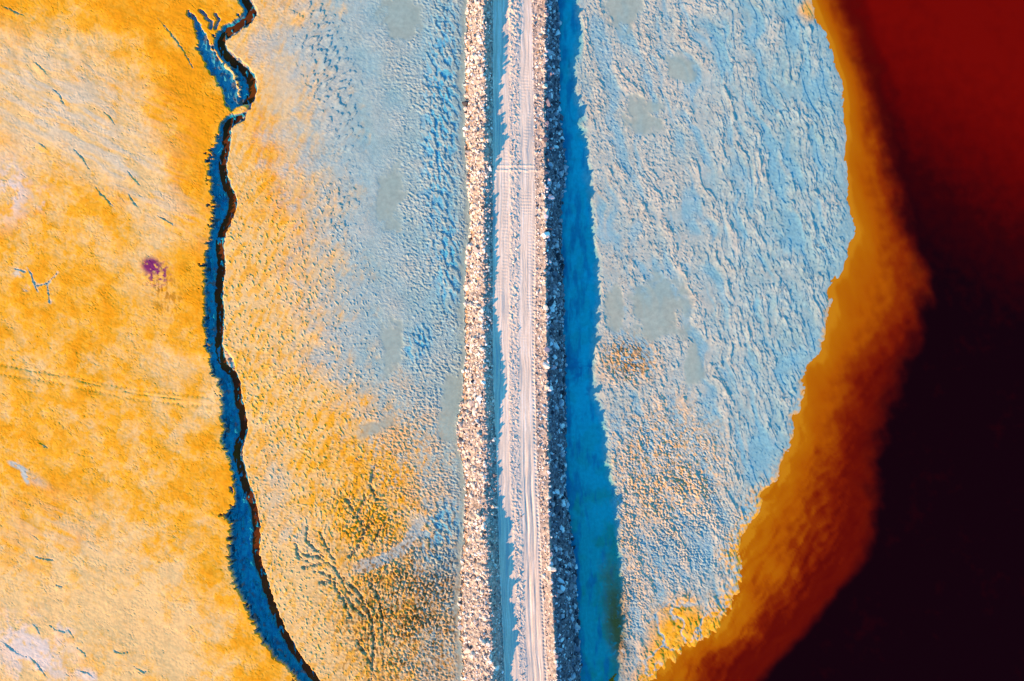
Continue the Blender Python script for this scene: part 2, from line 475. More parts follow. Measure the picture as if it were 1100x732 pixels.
for k, pts in enumerate(RUN):
    s_, d_, w_, sd_, l_ = polydist(pts, 10)
    m = (1 - sst(.3, 2.2, d_ + 2.6 * fin[s_] + 1.5 * grain[s_])) * (.6 + .4 * sst(-.2, .2, speck_[s_]))
    runm[s_] = np.maximum(runm[s_], m)
z = z - 0.17 * runm
# pale silted runnel
s_, d_, w_, sd_, l_ = polydist([(458, 545), (452, 560), (444, 574), (430, 590), (415, 600), (396, 606), (380, 612), (368, 618)], 24)
silt = np.zeros(P.shape, f32)
silt[s_] = (1 - sst(4.0, 8.0, d_ + 3 * fin[s_] + 4 * WOB[0][s_] + 1.5 * grain[s_])) * .85 * sst(0, 25, w_) * (1 - sst(l_ - 40, l_ - 2, w_ + 10 * fin[s_]))
z = z * (1 - .7 * silt) + .06 * .7 * silt + .02 * silt * fbm(P / 3, Q / 3, 2, 209)
# old vehicle track across the clay
s_, d_, w_, sd_, l_ = polydist([(-20, 390), (0, 396), (60, 405), (110, 416), (150, 424), (190, 428), (224, 431)], 20)
off = d_ * sd_
tick = (np.sin((w_ + .5 * off) * 2 * np.pi / 5.2) > .1)
rowm = (np.exp(-((off - 5.5) / 2.0) ** 2) + np.exp(-((off + 4.5) / 2.2) ** 2)) * (.45 + .55 * sst(-.4, .2, WOB[1][s_]))
trk = np.zeros(P.shape, f32)
trk[s_] = rowm * (.35 + .65 * tick) + .8 * np.exp(-((off + 2 - .018 * (w_ - 100)) / 1.0) ** 2) * sst(.1, .5, WOB[2][s_] + .3)
z = z - 0.055 * trk * (1 - gul)

# ---- the embankment: west berm, road, east berm
er = fbm(P / 4.2, Q / 4.2, 3, 211)
tl_ = np.clip((P - lt) / (lc - lt), 0, 1)
z_lo = (zroad + hl) * (1 - (1 - tl_) ** 1.25)
ti = np.clip((P - lc) / (li - lc), 0, 1)
z_li = zroad + hl * (1 - sst(0, 1, ti * .97)) + .0
rr = np.maximum(hr - zroad, .25)
tr_ = np.clip((P - ri) / (rc - ri), 0, 1)
z_ri = zroad + rr * tr_ ** 1.6
to = np.clip((P - rc) / (rt - rc), 0, 1)
z_ro = hr * (1 - to ** 1.15) - .05 * to
# road surface: wheel ruts, dozer cleat marks, windrow of clods down the middle
zr = zroad.copy()
cm = (sst(-2, 1.5, P - c1) * (1 - sst(-1.5, 2, P - c2)))
zr = zr + cm * (.03 + (.06 * np.maximum(spk, -.2) + .05 * er) * (.4 + .8 * sst(-.3, .3, WOB[1] + .5 * jag)) + .03 * grain)
wander = 3.5 * fbm(P * 0 + 4, Q / 110, 3, 229)
ruts = fbm((P + wander) / 1.9 + .8 * WOB[1], Q / 120, 3, 221)
zr = zr + .018 * ruts * sst(-.4, .4, WOB[2] + .2) * (1 - cm)
rut_a = .5 * (c2 + ri) - 2
for o_, w_, dep in ((-1.5, 1.3, .09), (4.5, 1.0, .06)):
    rut = np.exp(-((P - rut_a - o_ - 1.2 * fbm(P * 0, Q / 70, 2, 223)) / w_) ** 2)
    zr = zr - dep * rut * sst(440, 500, Q + 30 * warp1 * 0) * (.6 + .4 * fbm(P * 0 + 2, Q / 40, 2, 225))
cleat = (np.sin(Q * 2 * np.pi / 3.3) > .15)
zone = sst(60, 110, Q) * (1 - sst(320, 400, Q)) * sst(1, 3, P - c2) * (1 - sst(-5, -2, P - ri))
wear = sst(-.15, .3, fbm(P / 9, Q / 26, 3, 227))
zr = zr - .018 * cleat * zone * wear
zone2 = sst(95, 150, Q) * (1 - sst(-3, -1, P - c1)) * sst(0, 3, P - li) * (1 - sst(300, 360, Q))
zr = zr - .013 * (np.sin(Q * 2 * np.pi / 3.6 + .6 * WOB[0]) > .15) * zone2 * wear
line = np.exp(-((P - ri + 1.6) / 1.1) ** 2) * sst(225, 290, Q)
zr = zr - .075 * line * (.2 + .8 * (np.sin(Q * 2 * np.pi / 4.0 + 1.5 * jag) > -.1)) * (.4 + .6 * sst(-.3, .2, WOB[2] + fin))
edge_w = sst(-1.0, 1.5, P - ri) * (1 - sst(5, 9, P - ri))
zr = zr + edge_w * .1 * np.maximum(er, -.1)
# smear of spilled gravel in the north and two crossing bars
bump_n = blob(553, 20, 9, 34, 0, .7)
zr = zr + bump_n * (.08 + .10 * er)
for qy in (181, 186):
    zr = zr + .05 * np.exp(-((Q - qy - .8 * fin) / 1.0) ** 2) * (P > 531) * (P < 574)
z_em = np.where(P < lc, z_lo, np.where(P < li, z_li, np.where(P < ri, zr, np.where(P < rc, np.maximum(z_ri, zr), z_ro))))
inside = (P > lt) & (P < rt)
rk1, rk2 = worley(P / 3.2 + .2 * er, Q / 3.2, 29)
rocky = np.where(P < lc, sst(0, .12, tl_), np.where(P < li, 1, np.where(P < ri, 0, np.where(P < rc, tr_, 1 - .3 * to))))
z_em = z_em + rocky * (.17 * (.6 - rk1) + .10 * er)
z_em = np.where(P > rc, np.minimum(z_em, np.maximum(hr * 1.02, .02)), z_em)
z = np.where(inside, np.maximum(z_em, -.04), z)

Z = z.astype(f32)

# ------------------------------------------------------------------ ground kinds (masks for the materials)
speck = fbm(P / 4.5, Q / 4.5, 3, 301)
# strength of the orange oxide in the clay
sat = .43 + .36 * big + .30 * mid
sat = sat + .55 * blob(215, 180, 34, 230, 0, .8) + .5 * blob(110, 12, 220, 28, 4, .8) + .45 * blob(170, 90, 60, 60, 0, .9)
sat = sat - .55 * blob(70, 110, 110, 75, 25, .8) - .35 * blob(150, 200, 90, 22, 35, .8) + .35 * blob(60, 330, 110, 50, 0, .9)
sat = sat + .3 * blob(250, 540, 70, 100, 0, .9) + .3 * blob(60, 510, 80, 50, 0, .9) - .15 * blob(130, 620, 100, 70, 0, .9) + .2 * blob(290, 700, 40, 60, 0, .9)
pz = fbm(P / 26 + .3 * warp2, Q / 26, 5, 353, .62)
sat = sat + .12 * fin + .12 * WOB[1] + .26 * (sst(-.02, .12, pz) - .5) * (.4 + .6 * sst(-.3, .3, big)) + .16 * (sst(.12, .2, fbm(P / 11, Q / 11, 4, 357)) - .3)
sat = sat - .26 * sst(540, 640, Q) * (1 - sst(190, 270, P)) + .12 * mid - .15 * sst(620, 720, Q) * (1 - sst(60, 160, P)) + .10 * flowc + .12 * grain
# orange left on the tailings
edge_e = stream_x + tab(q1, [(0, 40), (60, 30), (120, 45), (200, 75), (300, 95), (400, 95), (480, 130), (560, 150), (640, 130), (732, 90)])
grey_w = sst(-50, 75, P - edge_e + 46 * mid + 24 * WOB[1] + 26 * speck + 40 * fbm((P + .5 * Q) / 9 + warp1, (Q - .5 * P) / 26 + warp2, 4, 351))
low_o = np.maximum.reduce([blob(400, 520, 90, 95, 10, 1.2, .5, 1), blob(430, 480, 55, 50, 0, .9) * .7, blob(420, 670, 70, 90, 0, 1.0, .4, 2) * .85, blob(478, 690, 24, 80, 0, .9) * .7])
grey_w = np.clip(grey_w - low_o * sst(-.25, .25, speck + .8 * mid + .25 * low_o) * .9, 0, 1)
sat_e = .27 + .30 * mid + .25 * speck + .35 * (sst(.0, .15, fbm((P + .4 * Q) / 7, (Q - .4 * P) / 16, 4, 359)) - .5) + .28 * blob(400, 520, 95, 100, -20, 1.2, .6, 0) - .30 * blob(332, 640, 44, 90, 0, 1.0, .3, 1) + .3 * blob(310, 230, 30, 60, 0, .9)+.5*blob(285, 165, 20, 60, -10, .9)
pale_e = np.maximum.reduce([blob(320, 576, 26, 22, 30, 1.2, .5, 1) * sst(-.45, .25, mid + .6 * fin) * .7, blob(295, 520, 16, 50, 0, 1.2, .5, 2) * .55, silt * 1.15, blob(310, 80, 26, 50, 0, 1.2, .4, 0) * .7])
oran_r = np.maximum.reduce([blob(715, 500, 75, 80, -20, .8) * .55, blob(675, 387, 36, 28, 0, .9) * .75, blob(660, 560, 30, 90, 0, .8) * .4, blob(690, 620, 40, 60, 0, .8) * .3])
o_r = oran_r * sst(.0, .4, speck + .35 * mid + .1) + lobe * sst(.03, .13, l2 - l1 + .05 * fin) * sst(630, 665, Q + 20 * mid)
o_r = o_r + .9 * blob(868, 12, 10, 14, 0, .9, .4, 1) + .9 * blob(665, 672, 16, 70, -12, .8) * 0
o_r = o_r + .8 * (1 - sst(1, 9, dsh + 7 * fin + 4 * mid)) * sst(290, 360, Q) + .9 * (1 - sst(4, 34, dsh + 14 * mid)) * sst(-.1, .2, speck) * sst(480, 560, Q)
oran_r = np.clip(o_r, 0, 1)

m_grey = np.clip(np.where(P < stream_x, 0, np.where(P < 560, np.maximum(grey_w * (1 - silt), .75 * pale_e), 1 - oran_r)), 0, 1)
m_sat = np.clip(np.where(P < stream_x, sat, np.where(P < 560, sat_e - .5 * pale_e, .62 + .3 * fin)), 0, 1)
creamy = .85 * np.clip(1.0 * blob(65, 115, 120, 65, 25, .9) + .7 * blob(160, 205, 80, 30, 38, .9) + .5 * blob(60, 570, 70, 40, 0, .9), 0, 1) * sst(-.35, .35, flowc + .5 * mid)
m_cream = np.where(P < stream_x, creamy, 0)
pinky = np.maximum.reduce([blob(10, 205, 30, 40, 0, .9), blob(35, 700, 60, 40, 40, .8), blob(50, 215, 20, 14, 30, .9), blob(68, 672, 16, 8, 30, .8), blob(95, 725, 20, 8, 20, .8)]) * sst(-.3, .3, mid + .5 * fin)
m_pink = np.where(P < stream_x, pinky, silt * .85)
star = np.maximum.reduce([blob(22, 502, 13, 3, 25, .5, .4, 0), blob(26, 508, 3, 14, -25, .5, .4, 1), blob(40, 516, 16, 6, 30, .9) * .5]) * sst(-.4, .1, fin + .2)
ydash = np.zeros(P.shape, f32)
for pts in CRACK[-4:]:
    s_, d_, w_, sd_, l_ = polydist(pts, 9)
    ydash[s_] = np.maximum(ydash[s_], .7 * (1 - sst(.3, 1.8, d_ + 1.8 * fin[s_])))
m_lilac = np.clip(star + .8 * ydash + .8 * (blob(20, 294, 7, 5, 0, .8) + blob(29, 310, 4, 4, 0, .8)) * sst(-.1, .2, fin), 0, 1)
t1 = fbm(P / 5, Q / 5, 4, 311)
stain = np.maximum(blob(163, 286, 12, 10, 20, .5) * sst(-.35, .05, t1 + .25), blob(170, 294, 15, 16, 55, .7) * sst(.02, .25, t1))
streak = np.maximum(blob(180, 316, 18, 30, -18, 1.0) * sst(-.05, .35, fbm(P / 3.5, Q / 9, 3, 313)), 0)
wetblue = np.where(P > 560, 0, 0)
# shade painted blue green in gully and cracks; the pond's water colour joins it
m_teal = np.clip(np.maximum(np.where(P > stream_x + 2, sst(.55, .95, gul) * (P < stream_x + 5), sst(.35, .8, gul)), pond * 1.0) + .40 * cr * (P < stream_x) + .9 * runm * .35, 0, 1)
# blue painted into the tailings hollows to deepen their shade
hol_l = np.clip(blue_band * (1 - sst(-.25, .05, dash_l2 + .25 * WOB[0])) * .85, 0, 1)
hol_r = (1 - sst(-.45, -.10, np.minimum(n_l, .35 + n_e * cont))) * .3 * sst(0, 30, dsh) * (1 - oran_r)
m_hollow_shade = np.where((P > stream_x + 20) & (P < 520), hol_l, np.where(P > 600, hol_r, 0))
m_rust = np.clip(.8 * blob(676, 386, 32, 26, 20, .9) * sst(.02, .3, dashes(.75, 2.6, 11, 321))
                 + 1.0 * blob(662, 668, 13, 66, -8, 1.0, .3, 1) * sst(-.45, .15, speck + .4 * mid + .2) + 1.1 * blob(425, 665, 74, 95, 0, 1.1, .4, 0) * sst(-.05, .3, fbm(P / 3.2, Q / 5, 3, 341) + .25 * mid) + .22 * blob(425, 660, 75, 100, 0, 1.1, .5, 0) + .35 * blob(480, 680, 20, 90, 0, 1) * sst(0, .4, speck) + .6 * blob(395, 530, 70, 80, 0, 1, .5, 2) * sst(.1, .4, fbm(P / 3.5, Q / 3.5, 3, 345)) + .35 * oran_r * sst(.1, .5, spk2) * chaos + .25 * streak + .45 * runm + .7 * gul * (P < 420) * sst(.2, .45, fin) * sst(.1, -.1, g_left / 60 - .15), 0, 1)
m_wet = np.clip(wet, 0, 1)
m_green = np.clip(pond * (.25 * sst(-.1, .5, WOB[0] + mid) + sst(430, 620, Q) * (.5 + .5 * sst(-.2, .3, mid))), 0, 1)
m_murk_shade = np.clip(pond * (.75 * sst(-.15, .5, fbm(P / 8, Q / 34, 5, 331, .6) + .4 * mid - .012 * (P - rt - 15)) * 1.0 + .7 * np.maximum(blob(622, 398, 18, 14, 0, .9), blob(634, 420, 8, 6, 0, .9)) * sst(-.1, .3, fbm(P / 9, Q / 7, 3, 335)) + .5 * (1 - sst(0, 7, P - rt))) + (gul > .4) * (P < 420) * (.50 + .5 * sst(-.1, .5, fbm(P / 4, Q / 14, 3, 337)) + .4 * sst(.1, .4, fin)), 0, 1)  # water mottle, plus shade painted along the bank foot and gully floor
m_grit = np.clip(np.where(P < stream_x, .12 + .2 * WOB[1], np.where(P < 560, .35 + .5 * sst(370, 440, P), .35 + .35 * fa * (1 - calm) + .35 * chaos)) * (1 - .9 * wet) * (1 - .85 * pond), 0, 1)

ATTR = dict(shade_dark=sst(0, 2.5, P - rc + 1.5 * fin) * (P < 640), sat=m_sat, grey=m_grey, cream=m_cream, pink=m_pink, lilac=m_lilac, teal=m_teal, hollow_shade=m_hollow_shade, rust=m_rust, wet=m_wet,  # first mask: painted shade that darkens the bank east of the crest
            stain=stain, streak=streak * .85, green=m_green, murk_shade=m_murk_shade, grit=m_grit,
            warm=np.clip(np.where(P < 560, sst(380, 260, P) * 0 + .25 + .5 * (1 - sst(270, 400, P)) + .4 * mid, .60 - .55 * sst(690, 900, P) + .25 * WOB[2] + .2 * mid - .1 * speck + .45 * n_l + .35 * cont * n_e + .35 * chaos), 0, 1),
            dust=np.clip((.55 + .55 * ruts + .25 * mid - .45 * sst(.05, .4, fbm((P + wander) / 2.6, Q / 90, 4, 233) + .18 * sst(420, 560, Q)) + .25 * sst(.1, .4, fbm((P + wander) / 2.0, Q / 60, 3, 235))) * (1 - .4 * cm), 0, 1),
            toe=np.clip(1 - sst(0, 5, P - lt + 2 * fin), 0, 1) * (P < 540))

# ------------------------------------------------------------------ materials
def new_mat(name, rough=.9, spec=.15):
    m = bpy.data.materials.new(name)
    m.use_nodes = True
    nt = m.node_tree
    b = nt.nodes['Principled BSDF']
    b.inputs['Roughness'].default_value = rough
    b.inputs['Specular IOR Level'].default_value = spec
    return m, nt, b


def attr(nt, name):
    a = nt.nodes.new('ShaderNodeAttribute')
    a.attribute_name = name
    return a.outputs['Fac']


def mixc(nt, fac, a, b, mode='MIX'):
    n = nt.nodes.new('ShaderNodeMix')
    n.data_type = 'RGBA'
    n.blend_type = mode
    for i, v_ in ((0, fac), (6, a), (7, b)):
        if isinstance(v_, bpy.types.NodeSocket):
            nt.links.new(v_, n.inputs[i])
        elif isinstance(v_, (int, float)):
            n.inputs[i].default_value = v_
        else:
            n.inputs[i].default_value = (*v_, 1)
    return n.outputs[2]


def noise(nt, scale, detail=3, stretch=(1, 1, 1), rough=.6):
    g = nt.nodes.new('ShaderNodeNewGeometry')
    mp = nt.nodes.new('ShaderNodeMapping')
    mp.inputs['Scale'].default_value = stretch
    nt.links.new(g.outputs['Position'], mp.inputs['Vector'])
    n = nt.nodes.new('ShaderNodeTexNoise')
    n.inputs['Scale'].default_value = scale
    n.inputs['Detail'].default_value = detail
    n.inputs['Roughness'].default_value = rough
    nt.links.new(mp.outputs[0], n.inputs['Vector'])
    return n.outputs['Fac']


def ramp(nt, fac, stops):
    r = nt.nodes.new('ShaderNodeValToRGB')
    e = r.color_ramp.elements
    while len(e) > 1:
        e.remove(e[-1])
    e[0].position = stops[0][0]
    e[0].color = (*stops[0][1], 1)
    for p_, c_ in stops[1:]:
        k = e.new(p_)
        k.color = (*c_, 1)
    nt.links.new(fac, r.inputs['Fac'])
    return r.outputs['Color']


def math_(nt, op, a, b):
    n = nt.nodes.new('ShaderNodeMath')
    n.operation = op
    n.use_clamp = True
    for i, v_ in ((0, a), (1, b)):
        if isinstance(v_, bpy.types.NodeSocket):
            nt.links.new(v_, n.inputs[i])
        else:
            n.inputs[i].default_value = v_
    return n.outputs[0]


def ground_material():
    m, nt, b = new_mat('mineral_ground', .92, .08)
    clay = ramp(nt, attr(nt, 'sat'), [(0, (.59, .35, .125)), (.35, (.63, .305, .056)), (.65, (.64, .262, .012)), (1, (.61, .215, .003))])
    clay = mixc(nt, attr(nt, 'cream'), clay, (.46, .36, .225))
    clay = mixc(nt, attr(nt, 'pink'), clay, (.54, .40, .29))
    tail = mixc(nt, attr(nt, 'warm'), (.195, .285, .255), (.375, .325, .235))
    c = mixc(nt, attr(nt, 'grey'), clay, tail)
    c = mixc(nt, attr(nt, 'hollow_shade'), c, (.03, .25, .33))
    c = mixc(nt, attr(nt, 'lilac'), c, (.38, .355, .27))
    c = mixc(nt, math_(nt, 'MULTIPLY', attr(nt, 'wet'), .72), c, (.22, .25, .185))
    c = mixc(nt, attr(nt, 'teal'), c, (.006, .275, .295))
    c = mixc(nt, attr(nt, 'green'), c, (.012, .205, .15))
    c = mixc(nt, attr(nt, 'murk_shade'), c, (.006, .13, .20))
    c = mixc(nt, attr(nt, 'rust'), c, (.18, .085, .018))
    c = mixc(nt, attr(nt, 'streak'), c, (.34, .13, .004))
    c = mixc(nt, attr(nt, 'stain'), c, (.15, .014, .07))
    n1 = noise(nt, 2.2, 5)
    n2 = noise(nt, .35, 4)
    c = mixc(nt, .5, c, ramp(nt, n1, [(.3, (.72, .72, .74)), (.7, (1.2, 1.2, 1.18))]), 'MULTIPLY')
    c = mixc(nt, .5, c, ramp(nt, n2, [(.3, (.88, .86, .84)), (.7, (1.08, 1.09, 1.1))]), 'MULTIPLY')
    nt.links.new(c, b.inputs['Base Color'])
    r = nt.nodes.new('ShaderNodeMapRange')
    r.inputs['To Min'].default_value = .92
    r.inputs['To Max'].default_value = .35
    nt.links.new(attr(nt, 'wet'), r.inputs['Value'])
    nt.links.new(r.outputs[0], b.inputs['Roughness'])
    bp = nt.nodes.new('ShaderNodeBump')
    nt.links.new(attr(nt, 'grit'), bp.inputs['Strength'])
    bp.inputs['Distance'].default_value = .07
    nt.links.new(noise(nt, 5.5, 4, rough=.7), bp.inputs['Height'])
    nt.links.new(bp.outputs[0], b.inputs['Normal'])
    return m


def bank_material():
    m, nt, b = new_mat('crushed_rock_fill', .95, .1)
    c = ramp(nt, noise(nt, 2.6, 4), [(.3, (.10, .08, .07)), (.5, (.26, .195, .15)), (.72, (.46, .36, .28))])
    c = mixc(nt, math_(nt, 'MULTIPLY', attr(nt, 'toe'), .8), c, (.30, .15, .05))
    c = mixc(nt, attr(nt, 'shade_dark'), c, ramp(nt, noise(nt, 3.2, 4), [(.3, (.035, .028, .034)), (.55, (.12, .095, .105)), (.72, (.26, .21, .22))]))  # shade painted into the fill of the east slope
    nt.links.new(c, b.inputs['Base Color'])
    return m


def road_material():
    m, nt, b = new_mat('dusty_road', .95, .08)
    c = ramp(nt, attr(nt, 'dust'), [(0, (.33, .31, .265)), (.3, (.50, .385, .275)), (.6, (.60, .44, .30)), (1, (.66, .53, .40))])
    c = mixc(nt, .6, c, ramp(nt, noise(nt, 3.5, 4, (1, .12, 1)), [(.3, (.8, .8, .82)), (.7, (1.12, 1.1, 1.08))]), 'MULTIPLY')
    c = mixc(nt, .4, c, ramp(nt, noise(nt, 7, 3), [(.3, (.8, .78, .78)), (.7, (1.15, 1.15, 1.15))]), 'MULTIPLY')
    nt.links.new(c, b.inputs['Base Color'])
    return m


def rock_material(name='blasted_rock', shade_dark=False):
    m, nt, b = new_mat(name, .9, .15)
    oi = nt.nodes.new('ShaderNodeObjectInfo')
    fac = math_(nt, 'FRACT', math_(nt, 'ADD', attr(nt, 'tone'), 0.0), 0.0)
    n = nt.nodes.new('ShaderNodeMath')
    n.operation = 'ADD'
    nt.links.new(attr(nt, 'tone'), n.inputs[0])
    nt.links.new(oi.outputs['Random'], n.inputs[1])
    n2 = nt.nodes.new('ShaderNodeMath')
    n2.operation = 'FRACT'
    nt.links.new(n.outputs[0], n2.inputs[0])
    c = ramp(nt, n2.outputs[0], [(0, (.04, .035, .035)), (.09, (.14, .11, .10)), (.17, (.38, .28, .21)), (.38, (.52, .385, .28)), (.65, (.60, .46, .345)), (.88, (.67, .55, .44)), (.96, (.72, .64, .55)), (1, (.38, .20, .08))])
    if shade_dark:  # darker copy of the rock, shade put into its colour
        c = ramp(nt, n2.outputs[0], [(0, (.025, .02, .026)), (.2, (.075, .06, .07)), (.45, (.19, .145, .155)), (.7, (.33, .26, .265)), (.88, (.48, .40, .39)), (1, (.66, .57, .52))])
    c = mixc(nt, .6, c, ramp(nt, noise(nt, 5, 4), [(.3, (.75, .74, .74)), (.7, (1.15, 1.15, 1.14))]), 'MULTIPLY')
    nt.links.new(c, b.inputs['Base Color'])
    return m


def lake_material():
    m, nt, b = new_mat('red_mine_water', .12, .012)
    dep = attr(nt, 'depth')
    c = ramp(nt, dep, [(0, (.37, .125, .003)), (.06, (.31, .083, .001)), (.28, (.27, .052, .0005)), (.50, (.17, .017, .0005)), (.68, (.12, .006, .0005)),
                       (.84, (.075, .002, .0006)), (1, (.0055, .0006, .0016))])
    red = ramp(nt, attr(nt, 'red'), [(0, (.0045, .0004, .0013)), (.35, (.022, .0004, .0008)), (.7, (.072, .0007, .0004)), (1, (.112, .0014, .0004))])
    c = mixc(nt, attr(nt, 'deep'), c, red)
    nt.links.new(c, b.inputs['Base Color'])
    bp = nt.nodes.new('ShaderNodeBump')
    bp.inputs['Strength'].default_value = .05
    bp.inputs['Distance'].default_value = .02
    nt.links.new(noise(nt, 3, 2), bp.inputs['Height'])
    nt.links.new(bp.outputs[0], b.inputs['Normal'])
    return m


def stream_material():
    m, nt, b = new_mat('brown_stream_water', .15, .05)
    c = ramp(nt, noise(nt, .35, 4), [(.35, (.05, .012, .002)), (.55, (.085, .02, .002)), (.7, (.12, .034, .002))])
    nt.links.new(c, b.inputs['Base Color'])
    return m


M_SHADE_ROCK = rock_material('shade_painted_rock', True)
M_GROUND, M_BANK, M_ROAD, M_ROCK, M_LAKE, M_STREAM = (ground_material(), bank_material(), road_material(), rock_material(), lake_material(), stream_material())

# ------------------------------------------------------------------ building the sheets
X3 = ((P - 550) / 10).astype(f32)
Y3 = ((366 - Q) / 10).astype(f32)


def grid_normals():
    zx = np.gradient(Z, axis=1) / np.gradient(X3, axis=1)
    zy = np.gradient(Z, axis=0) / np.gradient(Y3, axis=0)
    n = np.dstack([-zx, -zy, np.ones_like(zx)])
    return n / np.linalg.norm(n, axis=2, keepdims=True)


NRM = grid_normals()


def tag(o, label, cat, group=None, kind=None):
    o['label'] = label
    o['category'] = cat
    if group:
        o['group'] = group
    if kind:
        o['kind'] = kind
    return o


def mesh_from(name, verts, quads, mat, attrs=None, normals=None, smooth=True):
    me = bpy.data.meshes.new(name)
    nv, nf = len(verts), len(quads)
    k = quads.shape[1]
    me.vertices.add(nv)
    me.vertices.foreach_set('co', verts.astype(f32).ravel())
    me.loops.add(nf * k)
    me.loops.foreach_set('vertex_index', quads.astype(np.int32).ravel())
    me.polygons.add(nf)
    me.polygons.foreach_set('loop_start', np.arange(0, nf * k, k, dtype=np.int32))
    me.update(calc_edges=True)
    me.polygons.foreach_set('use_smooth', np.full(nf, smooth))
    for an, av in (attrs or {}).items():
        a = me.attributes.new(an, 'FLOAT', 'POINT')
        a.data.foreach_set('value', av.astype(f32).ravel())
    if normals is not None:
        me.normals_split_custom_set_from_vertices(normals.astype(f32))
    me.materials.append(mat)
    me.validate()
    o = bpy.data.objects.new(name, me)
    COL.objects.link(o)
    return o


idx = np.arange(NY * NX).reshape(NY, NX)
QUADS = np.stack([idx[:-1, :-1], idx[1:, :-1], idx[1:, 1:], idx[:-1, 1:]], -1).reshape(-1, 4)
gullab = gul > .35
lab = np.zeros(P.shape, np.int8)
lab[P > stream_x] = 2
lab[gullab] = 1
lab[(P > 560)] = 5
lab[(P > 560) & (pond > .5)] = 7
lab[(P > shore + 14)] = 6
lab[pud >= 0] = 20 + pud[pud >= 0]
lab[inside] = 3
lab[(P > li - .5) & (P < ri)] = 4
FL = lab[:-1, :-1].ravel()
VERT = np.dstack([X3, Y3, Z]).reshape(-1, 3)
NV = NRM.reshape(-1, 3)
ATTR = {k: np.broadcast_to(a, P.shape).astype(f32).ravel() for k, a in ATTR.items()}


def sheet(name, label_id, mat, attrs, label, cat):
    q = QUADS[FL == label_id]
    if not len(q):
        return None
    u_, inv = np.unique(q, return_inverse=True)
    o = mesh_from(name, VERT[u_], inv.reshape(-1, 4), mat, {a: ATTR[a][u_] for a in attrs}, NV[u_])
    return tag(o, label, cat, kind='structure')


GA = ['sat', 'grey', 'cream', 'pink', 'lilac', 'teal', 'hollow_shade', 'rust', 'wet', 'stain', 'streak', 'green', 'warm', 'murk_shade', 'grit']
sheet('clay_ground', 0, M_GROUND, GA, 'flat orange and peach clay ground west of the winding gully', 'ground')
sheet('gully', 1, M_GROUND, GA, 'winding ragged gully with shade painted blue green, cut between clay and tailings', 'gully')
sheet('tailings_ground', 2, M_GROUND, GA, 'speckled tailings fading from orange to grey blue west of the road', 'ground')
sheet('embankment', 3, M_BANK, ['toe', 'shade_dark'], 'raised bank of crushed rock carrying the road with a berm each side', 'embankment')
sheet('road', 4, M_ROAD, ['dust'], 'dusty pale haul road with tread marks and a windrow of clods', 'road')
sheet('tailings_ground', 5, M_GROUND, GA, 'rippled grey blue tailings between the shaded pond and the red lake', 'ground')
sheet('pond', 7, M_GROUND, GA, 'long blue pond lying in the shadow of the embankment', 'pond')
sheet('lake_bed', 6, M_GROUND, GA, 'bed of the red lake beneath its water', 'ground')
for k, pd in enumerate(PUD):
    sheet('puddle', 20 + k, M_GROUND, GA, pd[5], 'puddle')

# ---- lake water
lx = np.concatenate([np.arange(640, 1120, 2.0), 1120 + 8 * 1.25 ** np.arange(0, 38)])
ly = np.concatenate([-40 - 6 * 1.25 ** np.arange(38, -1, -1), np.arange(-40, 775, 2.0), 775 + 6 * 1.25 ** np.arange(0, 39)])
LP, LQ = np.meshgrid(lx, ly)
s0 = smooth_tab(LQ, SHORE, 3)
s1 = smooth_tab(LQ, SHELF, 15)
lf = fbm(LP / 60, LQ / 60, 4, 401)
lg = fbm((LP - .3 * LQ) / 18, (LQ + .3 * LP) / 70, 4, 409)
wl = fbm(LP / 24, LQ / 24, 4, 411)
cris = tab(LQ, [(0, 1.0), (250, .9), (420, 1.2), (560, .8), (640, .5), (732, .6)])
dd = (LP - s0) / np.maximum(s1 - s0, 12) + .10 * wl * sst(0, .25, (LP - s0) / 100) + .07 * lg
over = (LP - s1) + (9 * wl + 6 * lg) * (1 - .6 * sst(540, 600, LQ))
deep = sst(-12, 22, over / cris)
dark_cloud = np.clip(.5 + 1.2 * lf, 0, 1)
dd = dd * (.78 + .44 * sst(300, 430, LQ))
strokes = fbm((LP + .8 * LQ) / 7 + wl, (LQ - .8 * LP) / 46, 4, 431)
mott = fbm(LP / 13, LQ / 13, 5, 437)
depth = np.clip(dd * .80 + .06 * lg + .05 * mott * sst(.05, .4, dd) + .16 * np.clip(strokes, -.3, 1) * sst(380, 560, LQ), 0, .80) + .05 * mott * sst(.2, .5, dd)
# silt clouds over the southern shelf
depth = np.clip(depth + .12 * sst(560, 660, LQ) * sst(.25, .7, dd) + .12 * sst(.1, .5, fbm((LP + .5 * LQ) / 9, (LQ - .5 * LP) / 40, 3, 421)) * sst(540, 620, LQ), 0, .82) + .045 * strokes * sst(.3, .6, dd)
red = np.clip(1.0 - sst(70, 400, LQ + 30 * lf + (1100 - LP) * .62) * 1.04 + .10 * lf + .10 * mott, 0, 1)
red = red * (.55 + .45 * sst(2, 34, over))                       # dark lip just off the shelf
red = np.clip(red, 0, 1)
lidx = np.arange(LP.size).reshape(LP.shape)
lq = np.stack([lidx[:-1, :-1], lidx[1:, :-1], lidx[1:, 1:], lidx[:-1, 1:]], -1).reshape(-1, 4)
keep = ((LP > s0 - 50)[:-1, :-1] & (LP > s0 - 50)[1:, 1:]).ravel()
lq = lq[keep]
u_, inv = np.unique(lq, return_inverse=True)
lv = np.dstack([(LP - 550) / 10, (366 - LQ) / 10, np.zeros(LP.shape)]).reshape(-1, 3)
lake = mesh_from('lake_water', lv[u_], inv.reshape(-1, 4), M_LAKE,
                 {'depth': depth.ravel()[u_], 'deep': deep.ravel()[u_], 'red': red.ravel()[u_]})
tag(lake, 'dark red lake water with a rusty orange shallow rim', 'lake', kind='structure')

